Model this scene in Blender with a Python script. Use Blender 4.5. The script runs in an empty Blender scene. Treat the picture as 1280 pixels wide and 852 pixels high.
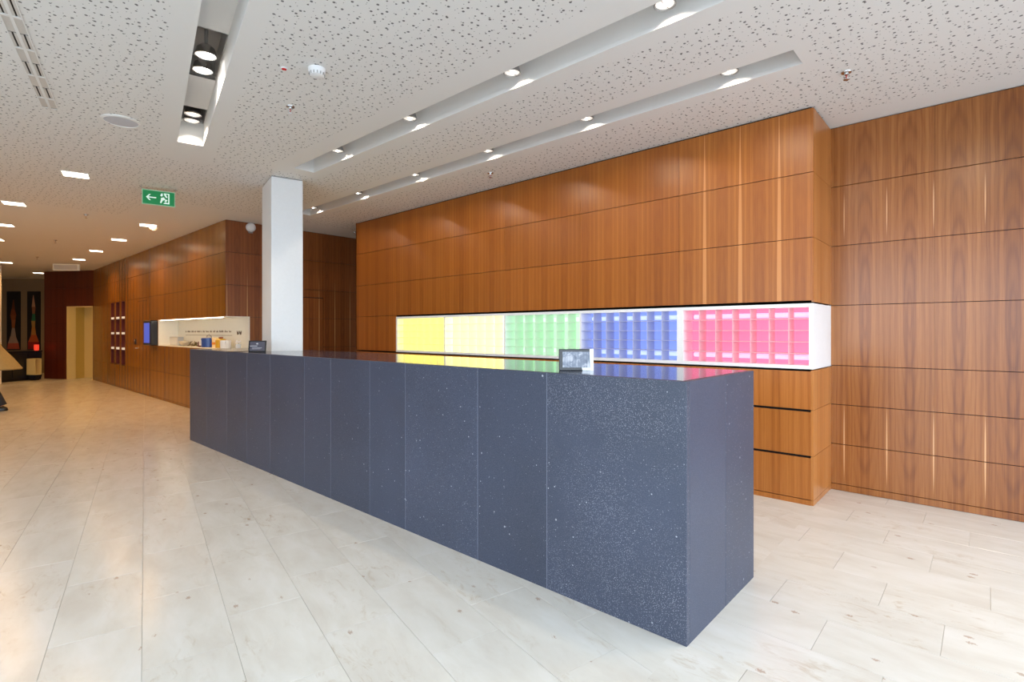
import bpy, bmesh, math, random
from mathutils import Matrix, Vector
random.seed(4)
S = bpy.context.scene
COL = S.collection
PI = math.pi
HC = 3.06            # ceiling height
EYE = 1.33
ROT_B = math.radians(-12.88)   # the second building axis (floor rows, one ceiling trough)

# ------------------------------------------------------------------ camera, sky, exposure
cam_d = bpy.data.cameras.new('camera')
cam = bpy.data.objects.new('camera', cam_d)
COL.objects.link(cam)
cam.location = (0, 0, EYE)
cam.rotation_euler = (PI / 2, 0, math.atan(595 / 656.8))
cam_d.sensor_width = 36
cam_d.lens = 36 * 656.8 / 1280
cam_d.shift_y = -11 / 1280
cam_d.clip_start = 0.05
S.camera = cam

W = bpy.data.worlds.new('overcast_sky')
S.world = W
W.use_nodes = True
bg = W.node_tree.nodes['Background']
bg.inputs['Color'].default_value = (0.74, 0.87, 1.0, 1)
bg.inputs['Strength'].default_value = 5.6

S.view_settings.view_transform = 'Standard'
S.view_settings.look = 'None'
S.view_settings.gamma = 1
S.view_settings.use_curve_mapping = False
S.view_settings.exposure = 0.14
S.cycles.use_denoising = True
S.cycles.max_bounces = 10
S.cycles.diffuse_bounces = 6
S.cycles.glossy_bounces = 5
S.cycles.sample_clamp_indirect = 8

WARM = (1.0, 0.85, 0.68)      # spotlights
AMBER = (1.0, 0.51, 0.15)     # downlights deep in the hall
SPOT_W = 13.0
DOWN_W = 13.0


def portal(name, loc, rot, sx, sy):
    l = bpy.data.lights.new(name, 'AREA')
    l.shape = 'RECTANGLE'
    l.size, l.size_y = sx, sy
    l.cycles.is_portal = True
    o = bpy.data.objects.new(name, l)
    COL.objects.link(o)
    o.location = loc
    o.rotation_euler = rot


portal('window_portal_front', (-1.1, -3.75, 1.5), (PI / 2, 0, 0), 6.8, 2.9)
portal('window_portal_side', (2.35, 0.7, 1.5), (PI / 2, 0, PI / 2), 8.6, 2.9)


# ------------------------------------------------------------------ helpers
class MB:
    def __init__(self, M=None):
        self.v, self.f, self.M = [], [], M

    def add(self, vs, fs):
        n = len(self.v)
        if self.M is not None:
            vs = [tuple(self.M @ Vector(p)) for p in vs]
        self.v += [tuple(p) for p in vs]
        self.f += [tuple(n + i for i in q) for q in fs]
        return self

    def box(self, x0, x1, y0, y1, z0, z1):
        x0, x1 = sorted((x0, x1)); y0, y1 = sorted((y0, y1)); z0, z1 = sorted((z0, z1))
        vs = [(x, y, z) for z in (z0, z1) for y in (y0, y1) for x in (x0, x1)]
        return self.add(vs, [(0, 2, 3, 1), (4, 5, 7, 6), (0, 1, 5, 4), (2, 6, 7, 3), (0, 4, 6, 2), (1, 3, 7, 5)])

    def prism(self, poly, z0, z1):
        a = sum(poly[i][0] * poly[(i + 1) % len(poly)][1] - poly[(i + 1) % len(poly)][0] * poly[i][1] for i in range(len(poly)))
        if a < 0:
            poly = poly[::-1]
        n = len(poly)
        vs = [(p[0], p[1], z0) for p in poly] + [(p[0], p[1], z1) for p in poly]
        fs = [tuple(range(n))[::-1], tuple(range(n, 2 * n))] + [(i, (i + 1) % n, n + (i + 1) % n, n + i) for i in range(n)]
        return self.add(vs, fs)

    def lathe(self, prof, c=(0, 0, 0), n=20, sx=1, sy=1):
        vs, fs = [], []
        for r, z in prof:
            for k in range(n):
                a = 2 * PI * k / n
                vs.append((c[0] + r * sx * math.cos(a), c[1] + r * sy * math.sin(a), c[2] + z))
        for j in range(len(prof) - 1):
            for k in range(n):
                a, b = j * n + k, j * n + (k + 1) % n
                fs.append((a, b, b + n, a + n))
        fs.append(tuple(range(n))[::-1])
        fs.append(tuple((len(prof) - 1) * n + k for k in range(n)))
        return self.add(vs, fs)

    def tube(self, pts, r, n=8):
        pts = [Vector(p) for p in pts]
        rs = r if isinstance(r, (list, tuple)) else [r] * len(pts)
        vs, fs = [], []
        for i, p in enumerate(pts):
            d = (pts[min(i + 1, len(pts) - 1)] - pts[max(i - 1, 0)]).normalized()
            u = d.orthogonal().normalized() if abs(d.z) > .9 or True else None
            ref = Vector((0, 0, 1)) if abs(d.z) < .9 else Vector((1, 0, 0))
            u = d.cross(ref).normalized(); w = d.cross(u)
            for k in range(n):
                a = 2 * PI * k / n
                vs.append(tuple(p + (u * math.cos(a) + w * math.sin(a)) * rs[i]))
        for j in range(len(pts) - 1):
            for k in range(n):
                a, b = j * n + k, j * n + (k + 1) % n
                fs.append((a, b, b + n, a + n))
        fs += [tuple(range(n))[::-1], tuple((len(pts) - 1) * n + k for k in range(n))]
        return self.add(vs, fs)

    def build(self, name, mat, parent=None, smooth=False, bevel=0, seg=1, loc=None, rotz=0):
        me = bpy.data.meshes.new(name)
        me.from_pydata(self.v, [], self.f)
        bm = bmesh.new(); bm.from_mesh(me)
        bmesh.ops.recalc_face_normals(bm, faces=bm.faces)
        if bevel:
            bmesh.ops.bevel(bm, geom=[e for e in bm.edges if not e.is_boundary and e.calc_face_angle(0) > .6], offset=bevel, segments=seg, affect='EDGES', profile=.5)
        bm.to_mesh(me); bm.free()
        if smooth:
            for p in me.polygons:
                p.use_smooth = True
            try:
                me.set_sharp_from_angle(angle=math.radians(40))
            except Exception:
                pass
        me.materials.append(mat)
        o = bpy.data.objects.new(name, me)
        COL.objects.link(o)
        if parent:
            o.parent = parent
        if loc:
            o.location = loc
        o.rotation_euler.z = rotz
        return o


def box(name, mat, parent, *b, **k):
    return MB().box(*b).build(name, mat, parent, **k)


def tag(o, label=None, cat=None, group=None, kind=None):
    for k, v in (('label', label), ('category', cat), ('group', group), ('kind', kind)):
        if v:
            o[k] = v
    return o


def thing(name, label, cat, loc=(0, 0, 0), rotz=0, group=None):
    o = bpy.data.objects.new(name, None)
    o.empty_display_size = .05
    COL.objects.link(o)
    o.location = loc
    o.rotation_euler = (0, 0, rotz)
    return tag(o, label, cat, group)


def copy_tree(o, parent=None):
    c = o.copy()
    COL.objects.link(c)
    if parent:
        c.parent = parent
    for ch in list(o.children):
        copy_tree(ch, c)
    return c


CB, SB = math.cos(ROT_B), math.sin(ROT_B)
def fb(x, y):      # second-axis frame to world
    return (x * CB - y * SB, x * SB + y * CB)


# ------------------------------------------------------------------ materials
def new_mat(name):
    m = bpy.data.materials.new(name)
    m.use_nodes = True
    nt = m.node_tree
    return m, nt, nt.nodes['Principled BSDF']


class G:
    """tiny node-graph writer"""
    def __init__(s, nt):
        s.nt = nt

    def _set(s, sock, v):
        if hasattr(v, 'is_linked') or isinstance(v, bpy.types.NodeSocket):
            s.nt.links.new(v, sock)
        else:
            sock.default_value = v

    def m(s, op, a, b=0.0, c=None, clamp=False):
        n = s.nt.nodes.new('ShaderNodeMath'); n.operation = op; n.use_clamp = clamp
        s._set(n.inputs[0], a); s._set(n.inputs[1], b)
        if c is not None:
            s._set(n.inputs[2], c)
        return n.outputs[0]

    def coord(s, which='Object'):
        n = s.nt.nodes.new('ShaderNodeTexCoord')
        return n.outputs[which]

    def sep(s, v):
        n = s.nt.nodes.new('ShaderNodeSeparateXYZ'); s._set(n.inputs[0], v)
        return n.outputs[0], n.outputs[1], n.outputs[2]

    def comb(s, x, y, z):
        n = s.nt.nodes.new('ShaderNodeCombineXYZ')
        for i, q in enumerate((x, y, z)):
            s._set(n.inputs[i], q)
        return n.outputs[0]

    def noise(s, vec, scale=1.0, detail=2.0, rough=.5, dist=0.0):
        n = s.nt.nodes.new('ShaderNodeTexNoise')
        s._set(n.inputs['Vector'], vec)
        n.inputs['Scale'].default_value = scale; n.inputs['Detail'].default_value = detail
        n.inputs['Roughness'].default_value = rough; n.inputs['Distortion'].default_value = dist
        return n.outputs[0]

    def vor(s, vec, scale=1.0, rnd=1.0, dim='3D'):
        n = s.nt.nodes.new('ShaderNodeTexVoronoi'); n.voronoi_dimensions = dim
        s._set(n.inputs['Vector'], vec)
        n.inputs['Scale'].default_value = scale; n.inputs['Randomness'].default_value = rnd
        return n.outputs['Distance'], n.outputs['Color']

    def white(s, v):
        n = s.nt.nodes.new('ShaderNodeTexWhiteNoise'); n.noise_dimensions = '1D'
        s._set(n.inputs['W'], v)
        return n.outputs['Value']

    def ramp(s, fac, stops):
        n = s.nt.nodes.new('ShaderNodeValToRGB')
        e = n.color_ramp.elements
        while len(e) < len(stops):
            e.new(.5)
        for q, (p, c) in zip(e, stops):
            q.position = p; q.color = (*c, 1) if len(c) == 3 else c
        s._set(n.inputs[0], fac)
        return n.outputs[0]

    def mix(s, f, a, b, mode='MIX'):
        n = s.nt.nodes.new('ShaderNodeMix'); n.data_type = 'RGBA'; n.blend_type = mode
        s._set(n.inputs[0], f)
        s._set(n.inputs[6], a if not isinstance(a, tuple) else (*a, 1))
        s._set(n.inputs[7], b if not isinstance(b, tuple) else (*b, 1))
        return n.outputs[2]

    def bump(s, h, strength, dist, bsdf):
        n = s.nt.nodes.new('ShaderNodeBump')
        n.inputs['Strength'].default_value = strength; n.inputs['Distance'].default_value = dist
        s._set(n.inputs['Height'], h)
        s.nt.links.new(n.outputs[0], bsdf.inputs['Normal'])

    def rnd(s):
        return s.nt.nodes.new('ShaderNodeObjectInfo').outputs['Random']


def lin(*c):
    return tuple(((v / 255) / 12.92 if v / 255 <= .04045 else ((v / 255 + .055) / 1.055) ** 2.4) for v in c)


def plain(name, col, rough=.5, metal=0, emit=None, es=0, spec=None, trans=0, speck=.03):
    m, nt, b = new_mat(name)
    g = G(nt)
    n = g.noise(g.coord(), 35, 3)
    c = g.mix(g.m('MULTIPLY', n, 1.0), tuple(v * (1 - speck) for v in col), tuple(min(1, v * (1 + speck)) for v in col))
    nt.links.new(c, b.inputs['Base Color'])
    b.inputs['Roughness'].default_value = rough
    b.inputs['Metallic'].default_value = metal
    if spec is not None:
        b.inputs['Specular IOR Level'].default_value = spec
    if trans:
        b.inputs['Transmission Weight'].default_value = trans
    if emit:
        b.inputs['Emission Color'].default_value = (*emit, 1)
        b.inputs['Emission Strength'].default_value = es
    return m


def wood(name, dark, mid, light, leaf=.27, off=0., figure=0.0, zc=1.45, streak=None, rough=.38, sap=(.62, .34, .13)):
    """book-matched veneer, grain upright"""
    m, nt, b = new_mat(name)
    g = G(nt)
    x, y, z = g.sep(g.coord())
    h = g.m('ADD', g.m('ADD', x, y), 40 + off)
    q = g.m('DIVIDE', h, leaf)
    idx = g.m('FLOOR', q)
    t = g.m('ABSOLUTE', g.m('SUBTRACT', g.m('SUBTRACT', q, idx), .5))       # 0 centre .. .5 leaf edge
    tw = g.m('MULTIPLY', t, leaf)
    warp = g.noise(g.comb(g.m('MULTIPLY', tw, 9), 3.1, g.m('MULTIPLY', z, 1.3)), 1, 2)
    stre = g.noise(g.comb(g.m('ADD', g.m('MULTIPLY', tw, 42), g.m('MULTIPLY', warp, 1.2)), 7.7, g.m('MULTIPLY', z, .22)), 1, 4, .6)
    fine = g.noise(g.comb(g.m('MULTIPLY', h, 230), 1.3, g.m('MULTIPLY', z, 5)), 1, 3, .7)
    tone = g.white(g.m('ADD', idx, .37))
    v = g.m('ADD', g.m('MULTIPLY', stre, .78), g.m('MULTIPLY', fine, .32))
    v = g.m('ADD', v, g.m('MULTIPLY', g.m('SUBTRACT', tone, .5), .10))
    if figure:
        zz = g.m('DIVIDE', g.m('SUBTRACT', z, zc), .36)
        tt = g.m('DIVIDE', tw, .030)
        rr = g.m('SQRT', g.m('ADD', g.m('MULTIPLY', zz, zz), g.m('MULTIPLY', tt, tt)))
        rr = g.m('ADD', rr, g.m('MULTIPLY', warp, .8))
        ring = g.m('POWER', g.m('ADD', .5, g.m('MULTIPLY', g.m('SINE', g.m('MULTIPLY', rr, 8.5)), .5)), 2.2)
        ring = g.m('SUBTRACT', .4, ring)
        fade = g.m('SUBTRACT', 1.0, g.m('MULTIPLY', t, 2.1), clamp=True)
        v = g.m('ADD', v, g.m('MULTIPLY', g.m('MULTIPLY', ring, fade), figure))
    c = g.ramp(v, [(.30, dark), (.52, mid), (.76, light)])
    edge = g.m('SUBTRACT', 1.0, g.m('DIVIDE', g.m('SUBTRACT', .5, t), .06), clamp=True)
    c = g.mix(g.m('MULTIPLY', edge, .12), c, dark)
    if streak:
        for zs, hz, wd in streak:
            u = g.m('DIVIDE', g.m('SUBTRACT', z, zs), hz)
            wv = g.m('MULTIPLY', g.m('SUBTRACT', 1.0, g.m('MULTIPLY', u, u)), wd)
            d = g.m('MULTIPLY', g.m('SUBTRACT', .5, t), leaf)
            k = g.m('DIVIDE', g.m('SUBTRACT', wv, d), .003, clamp=True)
            c = g.mix(g.m('MULTIPLY', k, .75), c, sap)
    r = g.m('MULTIPLY', g.m('SUBTRACT', g.rnd(), .5), .10)
    hsv = nt.nodes.new('ShaderNodeHueSaturation')
    nt.links.new(c, hsv.inputs['Color'])
    nt.links.new(g.m('ADD', 1.0, r), hsv.inputs['Value'])
    nt.links.new(hsv.outputs[0], b.inputs['Base Color'])
    b.inputs['Roughness'].default_value = rough
    b.inputs['Specular IOR Level'].default_value = .5
    g.bump(fine, .05, .001, b)
    return m


WD, WM, WL = lin(124, 63, 15), lin(153, 85, 24), lin(173, 103, 36)
M_wood = wood('veneer_main', WD, WM, WL, .27, 0.0, .03)
M_wood_sap = wood('veneer_sapwood', WD, WM, lin(178, 108, 40), .30, -38.17 - 4.52 - 0.0, .03, streak=[(1.5, 1.75, .018)], sap=lin(214, 146, 84))
M_wood_right = wood('veneer_figured', lin(104, 54, 20), lin(134, 77, 32), lin(162, 103, 50), .2925, -44.23, .10, 1.45,
                    streak=[(.42, .36, .006), (2.3, .22, .005)], rough=.26, sap=lin(222, 170, 120))
M_wood_hall = wood('veneer_hall', lin(114, 66, 13), lin(141, 90, 21), lin(161, 108, 32), .26, 0.1, .02, streak=[(.3, .9, .0035)], rough=.27)
M_wood_cross = wood('veneer_passage', lin(100, 48, 18), lin(128, 68, 27), lin(150, 88, 40), .3, .12, .07, 1.9, streak=[(1.4, 1.0, .008)], rough=.33)
M_wood_far = wood('veneer_red', lin(58, 20, 12), lin(88, 34, 18), lin(108, 48, 26), .3, .2, .04, rough=.3)
M_wood_side = wood('veneer_end', lin(150, 86, 34), lin(176, 110, 52), lin(194, 130, 72), .30, .17, .03, streak=[(1.6, 2.2, .004)], rough=.3)
M_drawer = wood('veneer_drawer', lin(134, 72, 24), lin(166, 96, 36), lin(188, 118, 54), .36, .05, .0, .6)
M_gap = plain('joint_shadow_black', (.012, .008, .006), .8)
M_white = plain('white_paint', (.80, .80, .79), .55)
M_wallw = plain('warm_white_plaster', (.74, .70, .62), .7)
M_colw = plain('column_paint', (.78, .79, .80), .5)
M_lacq = plain('white_lacquer', (.86, .86, .87), .3)
M_chrome = plain('brushed_chrome', (.62, .61, .60), .25, 1)
M_blackp = plain('black_plastic', (.015, .015, .018), .25)
M_grey = plain('grey_metal', (.32, .31, .30), .45, .3)
M_brass = plain('satin_steel', (.70, .62, .50), .3, 1)


def mat_ceiling(perf):
    m, nt, b = new_mat('perforated_plasterboard' if perf else 'smooth_plasterboard')
    g = G(nt)
    base = (.80, .795, .785)
    co = g.coord()
    c = g.mix(g.noise(co, .8, 2), tuple(v * .985 for v in base), base)
    if perf:
        hole = None
        for cell, r, sh, rn in ((.086, .0082, 0, .62), (.078, .0060, 3.3, .7), (.052, .0031, 7.1, .8)):
            vm = nt.nodes.new('ShaderNodeVectorMath'); vm.operation = 'ADD'
            nt.links.new(co, vm.inputs[0]); vm.inputs[1].default_value = (sh, sh * 1.7, 0)
            d, _ = g.vor(vm.outputs[0], 1 / cell, rn, '2D')
            k = g.m('DIVIDE', g.m('SUBTRACT', r / cell, d), .0010 / cell, clamp=True)
            hole = k if hole is None else g.m('MAXIMUM', hole, k)
        c = g.mix(g.m('MULTIPLY', hole, .93), c, (.10, .10, .105))
    nt.links.new(c, b.inputs['Base Color'])
    b.inputs['Roughness'].default_value = .75
    return m


M_perf, M_ceil = mat_ceiling(True), mat_ceiling(False)


def mat_floor():
    m, nt, b = new_mat('cream_limestone')
    g = G(nt)
    r = g.rnd()
    x, y, z = g.sep(g.coord())
    xo = g.m('ADD', x, g.m('MULTIPLY', r, 37)); yo = g.m('ADD', y, g.m('MULTIPLY', r, 91))
    v = g.comb(xo, yo, 0)
    vs = g.comb(g.m('MULTIPLY', xo, .38), yo, 0)
    cloud = g.noise(vs, 6, 5, .6, .4)
    c = g.ramp(cloud, [(.30, lin(206, 200, 190)), (.50, lin(214, 210, 201)), (.72, lin(221, 218, 212))])
    veins = g.noise(vs, 15, 6, .72, 1.4)
    patch = g.noise(vs, 2.6, 2)
    k = g.m('MULTIPLY', g.m('MULTIPLY', g.m('SUBTRACT', veins, .535), 7, clamp=True), g.m('MULTIPLY', g.m('SUBTRACT', patch, .47), 5, clamp=True))
    c = g.mix(g.m('MULTIPLY', k, .55), c, lin(176, 152, 120))
    d, vc = g.vor(g.comb(g.m('MULTIPLY', xo, .6), yo, 0), 11, 1)
    pick = g.m('GREATER_THAN', g.sep(vc)[0], .66)
    wob = g.m('MULTIPLY', g.m('SUBTRACT', g.noise(v, 130, 3), .5), .30)
    dd = g.m('ADD', d, wob)
    spot = g.m('MULTIPLY', g.m('DIVIDE', g.m('SUBTRACT', .13, dd), .04, clamp=True), pick)
    c = g.mix(g.m('MULTIPLY', spot, .55), c, lin(150, 112, 78))
    hsv = nt.nodes.new('ShaderNodeHueSaturation')
    nt.links.new(c, hsv.inputs['Color'])
    nt.links.new(g.m('ADD', .985, g.m('MULTIPLY', r, .03)), hsv.inputs['Value'])
    nt.links.new(hsv.outputs[0], b.inputs['Base Color'])
    b.inputs['Roughness'].default_value = .21
    return m


M_floor = mat_floor()
M_grout = plain('floor_joint', lin(204, 200, 190), .6)


def mat_stone(name, dense):
    m, nt, b = new_mat(name)
    g = G(nt)
    r = g.rnd()
    x, y, z = g.sep(g.coord())
    v = g.comb(g.m('ADD', x, g.m('MULTIPLY', r, 13)), g.m('ADD', y, g.m('MULTIPLY', r, 7)), g.m('ADD', z, g.m('MULTIPLY', r, 23)))
    cl = g.noise(v, 2.2, 4)
    c = g.mix(cl, lin(44, 50, 65), lin(60, 68, 89))
    grain = g.noise(v, 420, 2, .6)
    c = g.mix(g.m('MULTIPLY', g.m('SUBTRACT', grain, .5), 2.4, clamp=True), c, lin(120, 124, 140))
    rr = g.m('MULTIPLY', g.m('GREATER_THAN', r, .5), 1.0)
    for sc, th, cut, amt in ((26, .11, .80, .8), (75, .15, .80 if not dense else .62, .6), (11, .07, .80, .85)):
        d, vc = g.vor(v, sc, 1)
        d = g.m('ADD', d, g.m('MULTIPLY', g.m('SUBTRACT', g.noise(v, sc * 6, 2), .5), .12))
        k = g.m('MULTIPLY', g.m('DIVIDE', g.m('SUBTRACT', th, d), .05, clamp=True), g.m('GREATER_THAN', g.sep(vc)[0], cut))
        c = g.mix(g.m('MULTIPLY', k, amt), c, lin(196, 198, 206))
    if dense:
        d, vc = g.vor(v, 210, 1)
        k = g.m('MULTIPLY', g.m('LESS_THAN', d, .36), g.m('GREATER_THAN', g.sep(vc)[1], .6))
        k = g.m('MULTIPLY', k, g.m('MULTIPLY', g.m('SUBTRACT', g.noise(v, 3, 3), .30), 3.6, clamp=True))
        c = g.mix(g.m('MULTIPLY', k, .7), c, lin(150, 152, 164))
    hsv = nt.nodes.new('ShaderNodeHueSaturation')
    nt.links.new(c, hsv.inputs['Color'])
    nt.links.new(g.m('ADD', .92, g.m('MULTIPLY', r, .16)), hsv.inputs['Value'])
    nt.links.new(hsv.outputs[0], b.inputs['Base Color'])
    b.inputs['Roughness'].default_value = .42
    return m


M_stone, M_stone_d = mat_stone('dark_basalt', False), mat_stone('speckled_basalt', True)
M_joint = plain('grey_joint', lin(128, 132, 150), .6)
M_top = mat_stone('polished_basalt_top', False)
M_top.node_tree.nodes['Principled BSDF'].inputs['Roughness'].default_value = .12

# ------------------------------------------------------------------ convex polygon tools
def clip(poly, a, b):
    """keep the part of a convex polygon left of a->b"""
    out = []
    def side(p):
        return (b[0] - a[0]) * (p[1] - a[1]) - (b[1] - a[1]) * (p[0] - a[0])
    for i, p in enumerate(poly):
        q = poly[(i + 1) % len(poly)]
        sp, sq = side(p), side(q)
        if sp >= 0:
            out.append(p)
        if (sp > 0 > sq) or (sp < 0 < sq):
            t = sp / (sp - sq)
            out.append((p[0] + (q[0] - p[0]) * t, p[1] + (q[1] - p[1]) * t))
    return out


def area(p):
    return sum(p[i][0] * p[(i + 1) % len(p)][1] - p[(i + 1) % len(p)][0] * p[i][1] for i in range(len(p))) / 2 if len(p) > 2 else 0


def subtract(polys, hole):
    """pieces minus a convex counter-clockwise hole"""
    res = []
    for p in polys:
        inside = p
        for i in range(len(hole)):
            a, b = hole[i], hole[(i + 1) % len(hole)]
            o = clip(inside, b, a)
            if abs(area(o)) > 1e-5:
                res.append(o)
            inside = clip(inside, a, b)
            if abs(area(inside)) < 1e-6:
                break
    return res


def inter(polys, hole):
    res = []
    for p in polys:
        for i in range(len(hole)):
            p = clip(p, hole[i], hole[(i + 1) % len(hole)])
            if len(p) < 3:
                break
        if abs(area(p)) > 1e-5:
            res.append(p)
    return res


def rect(x0, x1, y0, y1, frame=None):
    p = [(x0, y0), (x1, y0), (x1, y1), (x0, y1)]
    return [frame(*q) for q in p] if frame else p


# ------------------------------------------------------------------ floor
X0, X1, Y0, Y1 = -26.5, 2.3, -3.6, 7.2
floor = box('floor', M_grout, None, X0, X1, Y0, Y1, -.12, -.004)
tag(floor, kind='structure')
tiles = []
TW, TL = .3275, .655
whole_b = whole_a = None


def seen_rank(cx, cy):
    d = math.hypot(cx, cy)
    fx, fy = -math.sin(cam.rotation_euler.z), math.cos(cam.rotation_euler.z)
    dep = cx * fx + cy * fy
    lat = cx * fy - cy * fx
    if dep < 1.6 or abs(lat) > dep * .99 + .4:
        return 99 + d
    if -8.6 < cx < -1 and cy > 4.6 or (cy > 3.1 and cx < -8.6):
        return 99 + d
    if -7 < cx < -1.2 and 2.4 < cy < 4.6:
        return 60 + d
    return d


SEAM = -.97
for fr, x0, x1, y0, y1, cr, rot in (
        ('b', -27, 2, -10, 12, rect(X0, SEAM, Y0, Y1), ROT_B),
        ('a', SEAM - 1, X1 + 1, Y0 - 1, Y1 + 1, rect(SEAM, X1, Y0, Y1), 0)):
    F = fb if fr == 'b' else (lambda x, y: (x, y))
    tw = TW if fr == 'b' else .31
    oy = -.01 if fr == 'b' else 2.47
    j0 = int((y0 - oy) / tw) - 1
    for j in range(j0, int((y1 - oy) / tw) + 2):
        ya = oy + j * tw
        st = (j * .618 % 1) * TL + (-1.87 if fr == 'b' else -.55)
        i0 = int((x0 - st) / TL) - 1
        for i in range(i0, int((x1 - st) / TL) + 2):
            xa = st + i * TL
            g = .0008
            q = rect(xa + g, xa + TL - g, ya + g, ya + tw - g, F)
            c = F(xa + TL / 2, ya + tw / 2)
            if not (X0 - 1 < c[0] < X1 + 1 and Y0 - 1 < c[1] < Y1 + 1):
                continue
            r = inter([q], cr)
            if r:
                tiles.append((seen_rank(*c), c, r[0], fr, rot, tw, abs(abs(area(r[0])) - (TL - 2 * g) * (tw - 2 * g)) < 1e-4))
tiles.sort(key=lambda t: t[0])
shared = {}
rest = MB()
rng = random.Random(7)
for k, (rk, c, poly, fr, rot, tw, full) in enumerate(tiles):
    if k < 290:
        if full:
            if fr not in shared:
                g = .0008
                o = MB().box(-TL / 2 + g, TL / 2 - g, -tw / 2 + g, tw / 2 - g, -.02, 0).build('floor_tile', M_floor, floor, bevel=.0005)
                shared[fr] = o.data
            else:
                o = bpy.data.objects.new('floor_tile', shared[fr]); COL.objects.link(o); o.parent = floor
            o.location = (c[0], c[1], rng.uniform(-.0004, .0004)); o.rotation_euler.z = rot
        else:
            MI = Matrix.Rotation(-rot, 4, 'Z') @ Matrix.Translation((-c[0], -c[1], 0))
            MB(MI).prism(poly, -.02, 0).build('floor_tile', M_floor, floor, loc=(c[0], c[1], 0), rotz=rot)
    else:
        rest.prism(poly, -.02, 0)
o = rest.build('floor_tile_field', M_floor, floor)
tag(o, kind='stuff')

# ------------------------------------------------------------------ ceiling with its troughs
TR1 = (-5.42, .30, 2.56, 2.78)       # along the counter
TR2 = (-7.45, -.885, 3.545, 3.765)   # along the veneer block
TR3 = (-6.9, -1.9, .243, .446)       # second axis: only -5.65 .. -1.9 is opened
TR3 = (-5.65, -1.9, .243, .446)
base = [rect(X0, X1, Y0, Y1)]
holes = [rect(*TR1), rect(*TR2), rect(*TR3, fb)]
margin = [rect(TR1[0] - .2, TR1[1] + .2, TR1[2] - .20, TR1[3] + .14), rect(TR2[0] - .2, TR2[1] + .07, TR2[2] - .15, TR2[3] + .13),
          rect(TR3[0] - .6, TR3[1] + .2, TR3[2] - .13, TR3[3] + .12, fb),
          rect(-9.5, X1, 4.87, Y1), rect(X0, -8.0, 1.9, Y1), rect(X0, -9.5, Y0, 1.9)]
solid = base
for h in holes:
    solid = subtract(solid, h)
perf = solid
for h in margin:
    perf = subtract(perf, h)
flat = []
todo = solid
for h in margin:
    flat += inter(todo, h)
    todo = subtract(todo, h)
ceiling = MB()
for p in flat:
    ceiling.prism(p, HC, HC + .025)
ceiling = ceiling.build('ceiling', M_ceil)
tag(ceiling, kind='structure')
pf = MB()
for p in perf:
    pf.prism(p, HC, HC + .025)
tag(pf.build('perforated_panel_field', M_perf, ceiling), kind='stuff')
TD = .20
for (x0, x1, y0, y1), M in ((TR1, None), (TR2, None), (TR3, Matrix.Rotation(ROT_B, 4, 'Z'))):
    b = MB(M)
    b.box(x0 - .03, x1 + .03, y0 - .03, y0, HC + .0252, HC + TD).box(x0 - .03, x1 + .03, y1, y1 + .03, HC + .0252, HC + TD)
    b.box(x0 - .03, x0, y0, y1, HC + .0252, HC + TD).box(x1, x1 + .03, y0, y1, HC + .0252, HC + TD)
    if M is None:
        b.box(x0 - .03, x1 + .03, y0 - .03, y1 + .03, HC + TD, HC + TD + .03)
    else:                      # lid with two openings for the twin lamp boxes
        xs = [x0 - .03, -6.0 + .45, -5.42 + .16, -4.60, -3.86, x1 + .03]
        xs = [x0 - .03, -5.60, -5.27, -4.60, -3.86, x1 + .03]
        for a, c in ((xs[0], -5.62), (-5.27, -4.60), (-3.86, xs[5])):
            if c - a > .01:
                b.box(a, c, y0 - .03, y1 + .03, HC + TD, HC + TD + .03)
    b.build('light_trough', M_ceil, ceiling)


# ------------------------------------------------------------------ lamps
def emis(name, col, st, base=.8):
    m, nt, b = new_mat(name)
    g = G(nt)
    d = g.noise(g.coord(), 60, 2)
    b.inputs['Base Color'].default_value = (base, base, base, 1)
    b.inputs['Emission Color'].default_value = (*col, 1)
    nt.links.new(g.m('MULTIPLY', g.m('ADD', .8, g.m('MULTIPLY', d, .4)), st), b.inputs['Emission Strength'])
    return m


M_lens = emis('spot_reflector_glow', (1, .92, .82), .6)
M_lens_hot = emis('spot_reflector_bright', (1, .95, .88), 14)
M_bulb = emis('spot_bulb', (1, .93, .82), 5)
M_sq = emis('downlight_diffuser_glow', (1, .88, .66), 9)
M_strip = None


def spotlight(label, x, y, z, group, hot=False, tilt=(0, 0), energy=SPOT_W, cone=100, rotz=0, blend=.12, ltilt=26):
    t = thing('ceiling_spotlight', label, 'spotlight', (x, y, z), rotz, group)
    hs = MB().lathe([(.030, .075), (.048, .05), (.058, .012), (.060, 0), (.055, -.002), (.050, .006), (.050, .008)], n=24).build('housing', M_grey, t, True)
    MB().lathe([(.050, .0065), (.047, .008), (.020, .011), (.001, .011)][::-1], n=24).build('reflector', M_lens_hot if hot else M_lens, hs, True)
    MB().lathe([(.012, -.004), (.012, .005), (.009, .008)], n=12).build('bulb', M_bulb, hs, True)
    MB().box(-.0015, .0015, -.050, .050, .001, .003).build('wire_clip', M_chrome, hs)
    MB().box(-.012, .012, -.012, .012, .07, .13).build('mount', M_grey, t)
    l = bpy.data.lights.new('spot', 'SPOT')
    l.energy = energy; l.color = WARM; l.spot_size = math.radians(cone); l.spot_blend = blend; l.shadow_soft_size = .03
    lo = bpy.data.objects.new('lamp_light', l); COL.objects.link(lo); lo.parent = t; lo.location = (0, 0, -.012)
    lo.rotation_euler = (math.radians(ltilt), 0, 0)
    t.rotation_euler = (tilt[0], tilt[1], rotz)
    return t


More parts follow.
